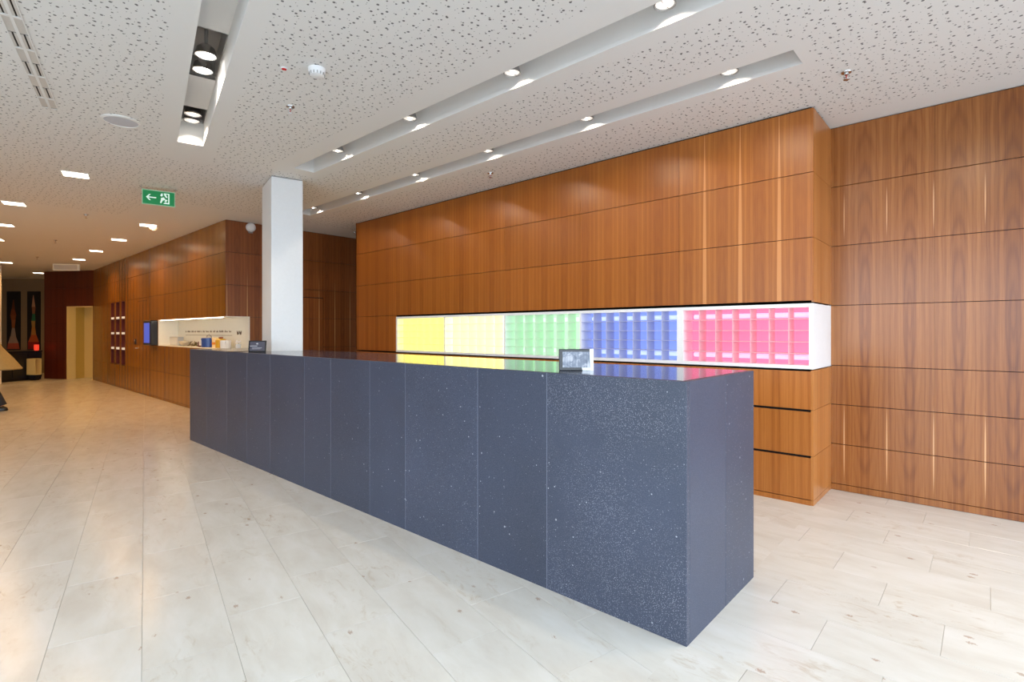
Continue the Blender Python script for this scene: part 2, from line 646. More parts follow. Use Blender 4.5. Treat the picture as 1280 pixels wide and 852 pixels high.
ZL = HC + .045
names1 = ['past its near end', 'over its widest slab', 'over its middle', 'over its narrow slabs', 'by the white column']
for k, x in enumerate((-.16, -1.30, -2.42, -3.57, -4.73)):
    spotlight('round spotlight in the trough above the counter, ' + names1[k], x, 2.672, ZL, 'spotlights in the trough over the counter', cone=118)
names2 = ['above the pink shelf unit', 'above the blue shelf unit', 'above the green shelf unit', 'over the yellow shelves', 'past the yellow shelf end', 'far end']
for k, x in enumerate((-1.31, -2.48, -3.64, -4.80, -5.98, -7.15)):
    spotlight('round spotlight in the trough by the wood block, ' + names2[k], x, 3.66, ZL, 'spotlights in the trough by the wood block', cone=118)

for k, (xc, x0, x1) in enumerate(((-4.23, -4.60, -3.86), (-5.45, -5.62, -5.27))):
    MM = Matrix.Rotation(ROT_B, 4, 'Z')
    lab = ('lamp box lit very brightly by two spots in the short trough', 'lamp box with two dim spots at the closed end of the short trough')[k]
    px, py = fb((x0 + x1) / 2, .345)
    t = thing('twin_lamp_box', lab, 'spotlight', (px, py, HC + TD), ROT_B)
    hw = (x1 - x0) / 2
    b = MB().box(-hw - .01, -hw, -.11, .11, 0, .16).box(hw, hw + .01, -.11, .11, 0, .16).box(-hw, hw, -.115, -.095, 0, .16).box(-hw, hw, .095, .115, 0, .16)
    b.box(-hw, hw, -.11, .11, .15, .17).build('box', M_grey, t)
    offs = (.05, -.18) if k == 0 else (.06, -.10)
    offs = (.06, -.19) if k == 0 else (.085, -.085)
    for s in offs:
        hs = MB().lathe([(.030, .075), (.055, .05), (.066, .012), (.068, 0), (.060, -.002), (.056, .006)], (s, 0, -.03), 24).build('spot_housing', M_chrome, t, True)
        MB().lathe([(.001, .011), (.020, .011), (.047, .008), (.056, .004)], (s, 0, -.03), 24).build('reflector', M_lens_hot if k == 0 else M_lens, hs, True)
        MB().lathe([(.013, -.004), (.013, .005), (.009, .008)], (s, 0, -.03), 12).build('bulb', M_bulb, hs, True)
        l = bpy.data.lights.new('spot', 'SPOT')
        l.energy = SPOT_W * 1.3; l.color = WARM; l.spot_size = math.radians(105); l.spot_blend = .3; l.shadow_soft_size = .035
        lo = bpy.data.objects.new('lamp_light', l); COL.objects.link(lo); lo.parent = t; lo.location = (s, 0, -.05)
    MB().tube([(offs[0] + .02, 0, .04), (offs[0] + .02, 0, .15)], .012).build('stem', M_grey, t)


def downlight(label, x, y, size=.22, rot=ROT_B, e=DOWN_W, col=AMBER, group='square downlights in the hall ceiling'):
    t = thing('square_downlight', label, 'downlight', (x, y, HC), rot, group)
    h = size / 2
    b = MB().box(-h - .012, h + .012, -h - .012, -h, -.005, .0).box(-h - .012, h + .012, h, h + .012, -.005, .0)
    b.box(-h - .012, -h, -h, h, -.005, 0).box(h, h + .012, -h, h, -.005, 0).build('trim', M_white, t)
    MB().box(-h, h, -h, h, -.0035, 0).build('diffuser', M_sq, t)
    l = bpy.data.lights.new('panel', 'AREA'); l.shape = 'SQUARE'; l.size = size; l.energy = e; l.color = col
    l.spread = math.radians(150)
    lo = bpy.data.objects.new('lamp_light', l); COL.objects.link(lo); lo.parent = t; lo.location = (0, 0, -.012)
    return t


for x, y, s in ((-7.43, 1.06, 'large glowing square downlight between the ceiling speaker and the exit sign'),
                (-9.71, .74, 'square downlight cut by the picture edge, lower than the large one'),
                (-11.77, .78, 'square downlight behind the edge one, second in the row by the open hall side'),
                (-13.73, .79, 'square downlight third in the row by the open hall side, only a sliver seen'),
                (-10.08, 2.35, 'square downlight beside the wood wall, under the smoke detector, first of four'),
                (-12.06, 2.35, 'square downlight beside the wood wall, second of four'),
                (-14.07, 2.35, 'square downlight beside the wood wall, third of four'),
                (-16.03, 2.35, 'square downlight beside the wood wall, last of four near the white sign box'),
                (-20.57, 2.09, 'far square downlight above the two dark pictures'),
                (-18.08, 1.24, 'small far square downlight above the ornate white pillar')):
    downlight(s, x, y)
downlight('bright square downlight above the figured wood wall, high up', -.03, 3.40, .24, 0, 12, WARM, 'square downlights near the camera')

# ------------------------------------------------------------------ walls
def cut_rects(cells, holes):
    out = []
    for c in cells:
        ps = [c]
        for h in holes:
            nx = []
            for (a0, a1, b0, b1) in ps:
                if h[1] <= a0 or h[0] >= a1 or h[3] <= b0 or h[2] >= b1:
                    nx.append((a0, a1, b0, b1)); continue
                if h[0] > a0: nx.append((a0, h[0], b0, b1))
                if h[1] < a1: nx.append((h[1], a1, b0, b1))
                m0, m1 = max(a0, h[0]), min(a1, h[1])
                if h[2] > b0: nx.append((m0, m1, b0, h[2]))
                if h[3] < b1: nx.append((m0, m1, h[3], b1))
            ps = nx
        out += ps
    return [c for c in out if c[1] - c[0] > .012 and c[3] - c[2] > .012]


def panels(parent, mat, cols, rows, holes, place, gap=.0025, vg=.5, name='wood_panel', th=.018):
    cells = [(cols[i], cols[i + 1], rows[j], rows[j + 1]) for i in range(len(cols) - 1) for j in range(len(rows) - 1)]
    for c in cut_rects(cells, holes):
        a0, a1, b0, b1 = c[0] + gap * vg, c[1] - gap * vg, c[2] + gap, c[3] - gap
        m = mat(c) if callable(mat) else mat
        place(a0, a1, b0, b1, th).build(name, m, parent)


# right wall
wr = box('wall_right', M_gap, None, -.99, X1, 5.14, 5.3, 0, HC)
tag(wr, kind='structure')
panels(wr, M_wood_right, [-.9895, -.302, .843, 1.988, 2.3], [.0, .055, .39, .722, 1.05, 1.555, 2.055, 2.555, HC - .006], [],
       lambda a0, a1, b0, b1, th: MB().box(a0, a1, 5.122, 5.145, b0, b1), vg=.15)

# veneer block behind the counter
BX0, BX1, BY = -7.44, -.988, 4.52
cols_b = [BX0 + i * (BX1 - BX0) / 6 for i in range(7)]
wu = MB().box(BX0, BX1 - .018, BY + .018, BY + .335, 1.58, HC).box(BX0, cols_b[1], BY + .018, BY + .335, 1.045, 1.58)
wb = MB().box(BX0 + .02, BX1 - .02, BY + .335, 5.12, 0, HC)
wb = wb.build('wall_back', M_gap)
tag(wb, kind='structure')
wu.build('backing_panel', M_gap, wb)
panels(wb, lambda c: M_wood_sap if c[1] > -1.0 else M_wood, cols_b, [1.572, 2.057, 2.557, HC - .012], [],
       lambda a0, a1, b0, b1, th: MB().box(a0, a1, BY, BY + th, b0, b1))
panels(wb, M_wood, cols_b[:2], [1.05, 1.572], [], lambda a0, a1, b0, b1, th: MB().box(a0, a1, BY, BY + th, b0, b1))
# its short end: side panels, white side of the shelf between them
panels(wb, M_wood_side, [BY + .018, 5.124], [.0, .041, .377, .731, 1.038], [], lambda a0, a1, b0, b1, th: MB().box(BX1 - .018, BX1, a0 - .018, a1, b0, b1), gap=.0015)
panels(wb, M_wood_side, [BY + .018, 5.124], [1.562, 2.057, 2.557, HC - .012], [], lambda a0, a1, b0, b1, th: MB().box(BX1 - .018, BX1, a0, a1, b0, b1), gap=.0015)
MB().box(BX0, BX0 + .018, BY, 5.3, 0, HC).build('side_cladding', M_wood_cross, wb)

# hall wall on the left with its wrap-around niche
NX0, NX1, NY0, NY1, NZ0, NZ1 = -12.215, -8.66, 3.02, 3.365, 1.072, 1.564
rows_l = [.0, .04, .55, 1.068, 1.568, 2.062, 2.565, HC - .004]
cols_l = [-18.5, -17.33, -16.45, -14.77, -13.81, -13.02, -12.215, -10.42, -8.66]
SLX = [(-16.34, -15.98), (-15.80, -15.43), (-15.26, -14.90)]
SLZ = (.555, 2.065)
wl = MB()
for c in cut_rects([(-18.5, -8.68, 0, HC)], [(NX0 - .013, NX1 + 1, NZ0 - .013, NZ1 + .013)] + [(a - .001, b + .001, SLZ[0] - .001, SLZ[1] + .001) for a, b in SLX]):
    wl.box(c[0], c[1], 3.038, 3.24, c[2], c[3])
wl.box(-18.5, NX0 - .02, 3.24, 3.42, 0, HC)
wl = wl.build('wall_left', M_gap)
tag(wl, kind='structure')
panels(wl, M_wood_hall, cols_l, rows_l, [(NX0, NX1 + 1, NZ0, NZ1), (-13.81, -13.02, .012, 2.0)] + [(a, b, *SLZ) for a, b in SLX],
       lambda a0, a1, b0, b1, th: MB().box(a0, a1, 3.02, 3.038, b0, b1), vg=.3)
# passage wall, at right angles
wc = MB()
for c in cut_rects([(3.24, 7.1, 0, HC)], [(0, 3.378, NZ0 - .013, NZ1 + .013), (3.79, 4.624, 0, 1.93)]):
    wc.box(-8.9, -8.678, c[0], c[1], c[2], c[3])
wc.box(-8.86, -8.678, 3.04, 3.24, 0, NZ0 - .013).box(-8.86, -8.678, 3.04, 3.24, NZ1 + .013, HC)
wc = wc.build('wall_passage', M_gap)
tag(wc, kind='structure')
panels(wc, M_wood_cross, [3.02, 3.79, 4.624, 5.9, 7.1], rows_l, [(3.0, 3.365, NZ0, NZ1), (3.79, 4.624, .0, 1.93)],
       lambda a0, a1, b0, b1, th: MB().box(-8.678, -8.66, a0, a1, b0, b1))
# door in the passage wall
d1 = box('door_1', M_gap, None, -8.76, -8.69, 3.79, 4.624, .004, 1.93)
tag(d1, kind='structure')
panels(d1, M_wood_cross, [3.796, 4.618], [.012, .55, 1.068, 1.568, 1.922], [], lambda a0, a1, b0, b1, th: MB().box(-8.69, -8.664, a0, a1, b0, b1), name='leaf_panel', gap=.0015)
def lever(par, p, along, out):
    p, along, out = Vector(p), Vector(along), Vector(out)
    MB().tube([p, p + out * .05], .012).build('rosette', M_brass, par, True)
    MB().tube([p + out * .05, p + out * .05 + along * .13], .010).build('lever_handle', M_brass, par, True)
lever(d1, (-8.664, 4.50, .985), (0, -1, 0), (1, 0, 0))
# door in the hall wall
d2 = box('door_2', M_gap, None, -13.81, -13.02, 3.05, 3.2, .012, 2.0)
tag(d2, kind='structure')
panels(d2, M_wood_hall, [-13.806, -13.024], [.014, .55, 1.068, 1.568, 1.996], [], lambda a0, a1, b0, b1, th: MB().box(a0, a1, 3.02, 3.05, b0, b1), name='leaf_panel', gap=.0015)
lever(d2, (-13.74, 3.02, .985), (.9, 0, 0), (0, -1, 0))
t = thing('door_keypad', 'small dark keypad on the wood wall above the lever handle', 'keypad', (-13.95, 3.02, 1.12))
MB().box(-.045, .045, -.015, 0, -.06, .06).build('body', M_blackp, t, bevel=.004)
MB().box(-.03, .03, -.018, -.015, .01, .045).build('display', M_grey, t)

# end of the passage behind the block
box('wall_passage_end', M_wallw, None, -8.66, BX0 + .4, 6.9, 7.05, 0, HC)['kind'] = 'structure'

# niche lining
nb = wl
M_niche = plain('niche_white', (.82, .80, .72), .45)
MB().box(NX0 - .012, NX0, NY0 - .001, NY1, NZ0 - .012, NZ1 + .012).build('side_lining', M_niche, nb)
MB().box(NX0 - .012, NX1 + .001, NY1, NY1 + .012, NZ0 - .012, NZ1 + .012).build('back_lining', M_niche, nb)
MB().box(NX0, NX1 + .001, NY0 - .001, NY1, NZ1, NZ1 + .012).build('top_lining', M_niche, nb)
MB().box(NX0, NX1 + .001, NY0 - .001, NY1, NZ0 - .012, NZ0).build('bottom_lining', M_niche, nb)
M_led = emis('niche_led', (1, .93, .74), 14.0)
MB().box(NX0 + .1, NX1 - .15, NY0 + .012, NY0 + .024, NZ1 - .006, NZ1).build('light_strip', M_led, nb)
# printed line of small lettering and its monogram on the niche back
M_ink = plain('brown_ink', (.16, .10, .06), .7)
b = MB(); x = -11.75
rg = random.Random(3)
while x < -9.35:
    w = rg.uniform(.05, .2)
    n = int(w / .022)
    for i in range(n):
        hh = rg.choice((.022, .022, .034))
        b.box(x + i * .022, x + i * .022 + .012, NY1 - .002, NY1 - .0004, 1.328, 1.328 + hh)
    x += w + .04
tag(b.build('lettering_line', M_ink, nb), kind='stuff')
b = MB(); x = -11.75
b.box(-11.75, -9.35, NY1 - .002, NY1 - .0004, 1.272, 1.278)
b.build('thin_rule', M_ink, nb)
b = MB()
for k in range(2):
    x = -9.14 + k * .115
    for p, q in (((0, .06), (.02, 0)), ((.02, 0), (.035, .045)), ((.035, .045), (.05, 0)), ((.05, 0), (.07, .06))):
        b.tube([(x + p[0], NY1 - .002, 1.29 + p[1]), (x + q[0], NY1 - .002, 1.29 + q[1])], .006, 5)
b.tube([(-9.06, NY1 - .002, 1.30), (-9.03, NY1 - .002, 1.33)], .005, 5)
b.build('monogram', M_ink, nb)

# brochure slots
M_slot = plain('slot_red_brown', lin(92, 26, 20), .5)
for k, (a, b_) in enumerate(SLX):
    t = thing('brochure_slot', ('tall narrow slot rack in the wood wall, the one closest to the bright doorway', 'tall narrow slot rack in the wood wall, middle of three', 'tall narrow slot rack in the wood wall, the one closest to the blue screen')[k], 'wall rack', ((a + b_) / 2, 3.02, SLZ[0]), 0, 'slot racks in the wood wall')
    w = (b_ - a) / 2; H = SLZ[1] - SLZ[0]
    bb = MB().box(-w, -w + .015, 0, .2, 0, H).box(w - .015, w, 0, .2, 0, H).box(-w, w, .19, .205, 0, H).box(-w, w, 0, .2, 0, .012).box(-w, w, 0, .2, H - .012, H)
    bb.build('lining', M_slot, t)
    for z in (.36, .725, 1.095):
        MB().box(-w, w, .0, .19, z - .012, z).build('shelf', M_slot, t)
        MB().box(-w + .03, w - .03, .0, .12, z + .001, z + .05).build('ledge_bar', emis('ledge_bar_white', (1, .86, .68), .45, .6) if k == 0 and z < .4 else bpy.data.materials['ledge_bar_white'], t)  # white bars on the ledges, with a faint glow put into their material

# wall display with blue screen
t = thing('wall_display', 'black wall display with a tall blue screen beside the niche', 'screen', (-12.42, 3.02, 1.065))
MB().box(-.32, .17, -.13, 0, 0, .50).build('case', M_blackp, t, bevel=.012)
MB().box(-.27, .12, -.134, -.1301, .05, .45).build('blue_panel', emis('blue_screen', (.085, .13, .62), .8, .02), t)

# white dome camera on the passage wall
t = thing('dome_camera', 'white round sensor high on the wood wall beside the column', 'sensor', (-8.66, 3.385, 2.985), 0)
MB(Matrix.Rotation(PI / 2, 4, 'Y')).lathe([(.07, 0), (.07, .04), (.055, .075), (.03, .095), (.005, .1)], n=24).build('dome', M_lacq, t, True)
MB().box(0, .03, -.03, .03, -.09, -.055).build('bracket', M_grey, t)

# ------------------------------------------------------------------ far wall with the bright doorway
A, B = Vector((-20.05, 2.16, 0)), Vector((-18.5, 3.02, 0))
dv = (B - A).normalized(); LW = (B - A).length
ang = math.atan2(dv.y, dv.x)
MF = Matrix.Translation(A) @ Matrix.Rotation(ang, 4, 'Z')      # x along the wall, -y to the camera
DX0, DX1, DZ = LW * .47, LW - .012, 2.06
wf = MB(MF)
for c in cut_rects([(0, LW, 0, HC)], [(DX0, DX1, 0, DZ)]):
    wf.box(c[0], c[1], .018, .2, c[2], c[3])
wf = wf.build('wall_far', M_gap); tag(wf, kind='structure')
panels(wf, M_wood_far, [0, DX0 * .5, DX0, LW], [.0, .55, 1.068, 1.568, 2.062, 2.565, HC - .004], [(DX0, DX1, -1, DZ)],
       lambda a0, a1, b0, b1, th: MB(MF).box(a0, a1, 0, .018, b0, b1))
M_cream = plain('cream_paint', lin(236, 216, 150), .6)
fr = MB(MF).box(DX0 - .0, DX0 + .03, -.01, .22, 0, DZ).box(DX1 - .02, DX1, -.01, .22, 0, DZ).box(DX0, DX1, -.01, .22, DZ - .025, DZ)
tag(fr.build('trim_1', M_cream), kind='structure')
# the little corridor behind
b = MB(MF)
sx = DX0 + (DX1 - DX0) * .62
cr = MB(MF).box(DX0 - .3, sx + .005, .5, .6, 0, HC).build('wall_return', M_cream); tag(cr, kind='structure')
b.box(sx, sx + .06, .9, 2.6, 0, HC)
b.box(sx - .1, DX1 + 2.2, 2.6, 2.7, 0, HC)
b.box(DX0 - .12, DX0 - .02, .2, .95, 0, HC)
b.box(DX1 + .5, DX1 + .6, .7, 2.7, 0, HC)
tag(b.build('wall_corridor', plain('yellow_paint', lin(214, 186, 96), .6)), kind='structure')
# shelf bits in the corridor
t = thing('coat_rail', 'pale rail and small shelf on the wall inside the bright doorway', 'rail', tuple(MF @ Vector((sx + .45, 2.6, 1.3))), ang)
MB().box(-.4, .5, -.03, 0, .28, .31).build('rail', M_wallw, t)
MB().box(-.15, .5, -.2, 0, -.05, -.02).build('shelf', M_wallw, t)
MB().tube([(.3, -.1, 0), (.34, -.14, .1), (.45, -.14, .1)], .02).build('hook', M_grey, t)
downl = bpy.data.lights.new('corridor', 'POINT'); downl.energy = 26; downl.color = (1, .82, .42); downl.shadow_soft_size = .12
t = thing('hidden_corridor_lamp', 'ceiling lamp hidden inside the bright doorway', 'lamp', tuple(MF @ Vector((sx + .3, 1.0, HC - .5))))
MB().lathe([(.10, .11), (.11, .06), (.08, .03), (.02, .02)], n=20).build('shade', M_sq, t, True)
lo = bpy.data.objects.new('lamp_light', downl); COL.objects.link(lo); lo.parent = t; lo.location = (0, 0, -.08)

# picture wall far left, square to the view
R = Vector((math.cos(cam.rotation_euler.z), math.sin(cam.rotation_euler.z), 0))
FW = Vector((-R.y, R.x, 0))
MP = Matrix.Translation(FW * 17.1) @ Matrix.Rotation(cam.rotation_euler.z, 4, 'Z')   # local x = picture right, -y to camera
def px_(x, d=17.1): return (x - 640) / 656.8 * d
wp = MB(MP).box(px_(-140), px_(75), 0, .15, 0, HC).build('wall_gallery', plain('gallery_grey', lin(150, 132, 104), .7)); tag(wp, kind='structure')
M_canvas = plain('dark_canvas', (.012, .010, .012), .45)
def flame(px0, px1, label, cols, seed):
    d = 17.1
    xc = (px_(px0) + px_(px1)) / 2; w = px_(px1) - px_(px0)
    t = thing('picture', label, 'picture', tuple(MP @ Vector((xc, -.03, .755))), cam.rotation_euler.z, 'tall dark pictures on the gallery wall')
    H = 1.90
    MB().box(-w / 2, w / 2, 0, .03, 0, H).build('canvas', M_canvas, t)
    prof = ([(0.0, .46), (.10, .40), (.22, .20), (.36, .10), (.5, .16), (.58, .22), (.68, .12), (.84, .03)],
            [(0.0, .44), (.12, .42), (.24, .20), (.38, .12), (.48, .16), (.6, .10), (.72, .14), (.92, .02)])[seed]
    for k in range(len(prof) - 1):
        (z0, w0), (z1, w1) = prof[k], prof[k + 1]
        z0, z1 = z0 * H + .03, z1 * H + .03
        sh = .03 * (seed * 2 - 1) * math.sin(k * 1.7)
        vs = [(-w0 * w, -.002, z0), (w0 * w, -.002, z0), (w1 * w + sh * .3, -.002, z1), (-w1 * w + sh * .3, -.002, z1)]
        vs += [(p[0], -.0005, p[2]) for p in vs]
        MB().add(vs, [(0, 1, 2, 3), (7, 6, 5, 4), (0, 4, 5, 1), (3, 2, 6, 7), (0, 3, 7, 4), (1, 5, 6, 2)]).build('painted_flame', plain('paint', lin(*cols[k % len(cols)]), .6), t)
flame(9.5, 26, 'tall dark picture with a pale orange flame shape, by the ornate pillar',
      [(190, 90, 62), (176, 150, 130), (168, 150, 132), (160, 96, 54), (150, 84, 42), (140, 72, 34), (120, 60, 28)], 0)
flame(35, 51, 'tall dark picture with a flame shape touched with green, by the red wood wall',
      [(150, 30, 22), (196, 92, 40), (190, 130, 60), (178, 140, 70), (50, 120, 84), (150, 100, 70), (196, 150, 120)], 1)

# dark sideboard
sb0, sb1 = Vector((-18.98, .785, 0)), Vector((-19.98, 2.10, 0))
sd = (sb1 - sb0).normalized(); sl = (sb1 - sb0).length
t = thing('sideboard', 'long black sideboard below the two tall pictures', 'sideboard', tuple(sb0), math.atan2(sd.y, sd.x))
MB().box(0, sl, .02, .45, .0, .06).build('plinth', M_gap, t)
M_dark = plain('black_lacquer', (.012, .010, .014), .3)
MB().box(0, sl, 0, .47, .06, .78).build('carcass', M_dark, t)
MB().box(-.01, sl + .01, -.015, .48, .78, .81).build('top', M_dark, t)
for k in range(4):
    MB().box(sl * k / 4 + .01, sl * (k + 1) / 4 - .01, -.016, 0, .09, .75).build('door', M_dark, t)
t = thing('white_box_stand', 'small cream open box standing in front of the black sideboard', 'stand', tuple(sb0 + sd * (sl * .83) + Vector((sd.y, -sd.x, 0)) * -.0), math.atan2(sd.y, sd.x))
t.location = tuple(sb0 + sd * (sl * .77) + Vector((sd.y, -sd.x, 0)) * .17)
M_openbox = M_cream
for nm, bb in (('side', (-.09, -.075, -.13, .13, .15, .60)), ('side', (.075, .09, -.13, .13, .15, .60)), ('top', (-.09, .09, -.13, .13, .585, .60)), ('bottom', (-.09, .09, -.13, .13, .15, .165)), ('back', (-.09, .09, .115, .13, .15, .60)), ('foot', (-.06, .06, -.1, .1, 0, .15))):
    MB().box(*bb).build(nm, M_cream if nm != 'foot' else M_dark, t)
t = thing('red_candle_glass', 'glowing red candle glass on the sideboard by the red wood wall', 'candle', tuple(sb0 + sd * (sl * .93) + Vector((-sd.y, sd.x, 0)) * -.0 + Vector((0, 0, .81))))
t.location = tuple(sb0 + sd * (sl * .93) + Vector((-sd.y, sd.x, 0)) * .04 + sd * .0 + Vector((0, 0, .81)))
MB().lathe([(.04, 0), (.055, .03), (.058, .1), (.055, .17), (.05, .17), (.05, .05)], n=20).build('glass', emis('red_glow', (.8, .04, .015), 1.0, .05), t, True)
MB().lathe([(.04, .05), (.04, .12), (.01, .14)], n=16).build('candle', M_wallw, t, True)

# ornate white pillar at the picture edge
PX = FW * 13.4 + R * ((-15 - 640) / 656.8 * 13.4)
t = thing('ornate_pillar', 'white pillar with black curling ornament at the picture edge', 'pillar', tuple(PX), cam.rotation_euler.z)
MB().box(-.105, .295, -.2, .06, 0, HC - .002).build('shaft', M_wallw, t, bevel=.01)
b = MB(); rg = random.Random(9)
for k in range(26):
    z = 1.35 + k * .05; x = rg.uniform(-.05, .24)
    pts = [(x + .05 * math.cos(q * 1.1 + k), -.205, z + .05 * math.sin(q * 1.1 + k * 2) + q * .008) for q in range(6)]
    b.tube(pts, .009, 5)
tag(b.build('black_ornament', M_blackp, t), kind='stuff')

# ------------------------------------------------------------------ unseen shell of the room: solid hall side, glazed fronts
t = box('unseen_wall_hall_side', M_wallw, None, X0, -4.5, Y0 - .2, Y0, 0, HC); tag(t, kind='structure')
t = box('unseen_wall_hall_end', M_wallw, None, X0 - .2, X0, Y0 - .2, Y1, 0, HC); tag(t, kind='structure')
t = box('unseen_wall_service', M_wallw, None, X0, X1, Y1, Y1 + .2, 0, HC + .4); tag(t, kind='structure')
M_mull = plain('unseen_window_frame_grey', (.35, .36, .37), .4, .5)
for nm, horiz, a0, a1, fix in (('unseen_window_1', True, -4.5, 2.3, Y0), ('unseen_window_2', False, Y0, 5.12, X1)):
    b = MB()
    n = int((a1 - a0) / 1.45)
    for i in range(n + 1):
        q = a0 + (a1 - a0) * i / n
        if horiz: b.box(q - .03, q + .03, fix - .1, fix, 0, HC)
        else: b.box(fix - .0, fix + .1, q - .03, q + .03, 0, HC)
    for z0, z1 in ((0, .12), (2.94, HC)):
        if horiz: b.box(a0, a1, fix - .1, fix, z0, z1)
        else: b.box(fix, fix + .1, a0, a1, z0, z1)
    tag(b.build(nm, M_mull), kind='structure')
tag(box('pavement', plain('pavement_grey', (.34, .34, .33), .8), None, -30, 30, -30, Y0 - .25, -.3, -.1), kind='structure')
tag(box('pavement', bpy.data.materials['pavement_grey'], None, X1 + .15, 30, Y0 - .25, 30, -.3, -.1), kind='structure')

# ------------------------------------------------------------------ white column
cp = [fb(-6.82, 1.142), fb(-6.262, 1.142), fb(-6.262, 1.475), fb(-6.82, 1.475)]
cpo = MB().prism(cp, 0, HC - .012).build('column', M_colw, None, bevel=.006)
tag(cpo, kind='structure')
cg = [fb(-6.812, 1.15), fb(-6.27, 1.15), fb(-6.27, 1.467), fb(-6.812, 1.467)]
MB().prism(cg, HC - .012, HC).build('shadow_joint', M_grey, cpo)

# ------------------------------------------------------------------ reception counter
CH = 1.121
CX0, CX1, CY0, CY1 = -7.31, -.943, 2.14, 2.995
t = thing('reception_counter', 'long dark basalt reception counter with white flecks', 'counter', (CX0, CY0, 0))
xs = [-7.31, -6.72, -6.095, -5.558, -5.014, -4.336, -3.895, -3.338, -2.909, -2.21, -1.696, -.943]
TT = .03
for i in range(len(xs) - 1):
    a, b_ = xs[i] - CX0, xs[i + 1] - CX0
    g = .0012
    m = M_stone_d if i in (10, 8) else M_stone
    mid = (a + b_) / 2
    MB().box(a + g - mid, b_ - (g if i < 10 else 0) - mid, 0, TT, 0, CH).build('front_slab', m, t, bevel=.0012, loc=(mid, 0, 0))
    if i:
        MB().box(a - .0011, a + .0011, .0012, TT - .001, 0, CH - .001).build('joint', M_joint, t)
    # top slab, cut round the column where it stands
    xr_ = b_ - (g if i < 10 else TT + .001)
    xl_ = a + (g if i else TT + .001)
    poly = [(xl_, TT + .001), (xr_, TT + .001), (xr_, CY1 - CY0), (xl_, CY1 - CY0)]
    poly = [(p[0] + CX0, p[1] + CY0) for p in poly]
    hole = [fb(-6.84, 1.122), fb(-6.242, 1.122), fb(-6.242, 1.495), fb(-6.84, 1.495)]
    k = MB(Matrix.Translation((-CX0 - mid, -CY0, 0)))
    for p in subtract([poly], hole):
        k.prism(p, CH - .025, CH)
    k.build('top_slab', M_top, t, loc=(mid, 0, 0))
D = CX1 - CX0
MB().box(D - TT, D, -.0 + TT + .0012 - .222, .4436 - .0012 - .222, 0, CH).build('end_slab', M_stone, t, bevel=.0012, loc=(0, .222, 0))
MB().box(D - TT, D, .4436 + .0012 - .65, .855 - .65, 0, CH).build('end_slab', M_stone, t, bevel=.0012, loc=(0, .65, 0))
MB().box(0, TT, TT + .0012, .855, 0, CH).build('end_slab', M_stone, t, bevel=.0012)
b = MB().box(.05, 1.0, .035, .05, .06, CH - .03).box(1.75, D - .04, .035, .05, .06, CH - .03)
b.build('inner_frame', M_grey, t)

# ------------------------------------------------------------------ coloured pigeonhole shelf units
ZB, ZT = 1.045, 1.552
def shelf_unit(i, label, col, es, wall):
    x0, x1 = cols_b[i], cols_b[i + 1]
    w = x1 - x0
    t = thing('pigeonhole_shelf', label, 'shelf', (x0, BY, ZB), 0, 'coloured pigeonhole shelves in the wood wall')
    H = ZT - ZB
    e = .028; dp = .235
    xl = .055 if i > 1 else .02
    xr = w - (.031 if i == 5 else (.02 if i == 4 else .012))
    xl = .03 if i in (1,) else (.012 if i < 5 else .04)
    fr_ = MB().box(0, w, 0, dp, 0, e).box(0, w, 0, dp, H - e, H).box(0, xl, 0, dp, e, H - e).box(xr, w, 0, dp, e, H - e)
    if i == 5:      # white end of the run, flush with the end of the block
        fr_.box(w - .012, w, dp, 5.1215 - BY, 0, H)
    fr_.build('casing', M_lacq, t)
    m, nt, bs = new_mat('backlit_acrylic')
    g = G(nt)
    n = g.noise(g.coord(), 1.4, 1)
    bs.inputs['Base Color'].default_value = (*[v * .5 for v in col], 1)
    bs.inputs['Emission Color'].default_value = (*col, 1)
    nt.links.new(g.m('MULTIPLY', g.m('ADD', .85, g.m('MULTIPLY', n, .3)), es), bs.inputs['Emission Strength'])
    MB().box(xl, xr, dp - .04, dp - .03, e, H - e).build('back_panel', m, t)
    MB().box(0, w - (.013 if i == 5 else 0), dp - .028, dp + .02, 0, H).build('back_casing', M_lacq, t)
    hot = tuple(min(1, v * .6 + .4) for v in col)
    ms = emis('edge_tube', tuple(v * .8 + .2 * q for v, q in zip(col, hot)), es * (.75 if i < 4 else 1.25))
    for z in (e + .055, H - e - .055):
        MB().tube([(xl + .03, dp - .058, z), (xr - .03, dp - .058, z)], .021, 12).build('light_tube', ms, t, True)
    mw = plain('shelf_acrylic', wall, .4, speck=.01)
    ntw = mw.node_tree
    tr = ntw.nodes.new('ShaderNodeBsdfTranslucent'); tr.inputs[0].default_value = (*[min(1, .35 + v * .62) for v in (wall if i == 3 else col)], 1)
    pb = ntw.nodes['Principled BSDF']      # emission added to brighten the acrylic plates beyond their backlight
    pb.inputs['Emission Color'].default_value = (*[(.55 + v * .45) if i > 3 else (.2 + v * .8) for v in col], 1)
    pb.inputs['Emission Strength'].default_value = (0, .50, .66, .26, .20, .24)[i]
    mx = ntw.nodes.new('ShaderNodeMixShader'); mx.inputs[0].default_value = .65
    ntw.links.new(ntw.nodes['Principled BSDF'].outputs[0], mx.inputs[1]); ntw.links.new(tr.outputs[0], mx.inputs[2])
    ntw.links.new(mx.outputs[0], ntw.nodes['Material Output'].inputs[0])
    cellw = .147
    n = 7
    for k in range(1, n):
        xx = xl + (xr - xl) * k / n
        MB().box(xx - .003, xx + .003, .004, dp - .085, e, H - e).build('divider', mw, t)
    for k in range(1, 5):
        z = e + (H - 2 * e) * k / 5
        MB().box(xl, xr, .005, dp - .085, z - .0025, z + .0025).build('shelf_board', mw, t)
    return t

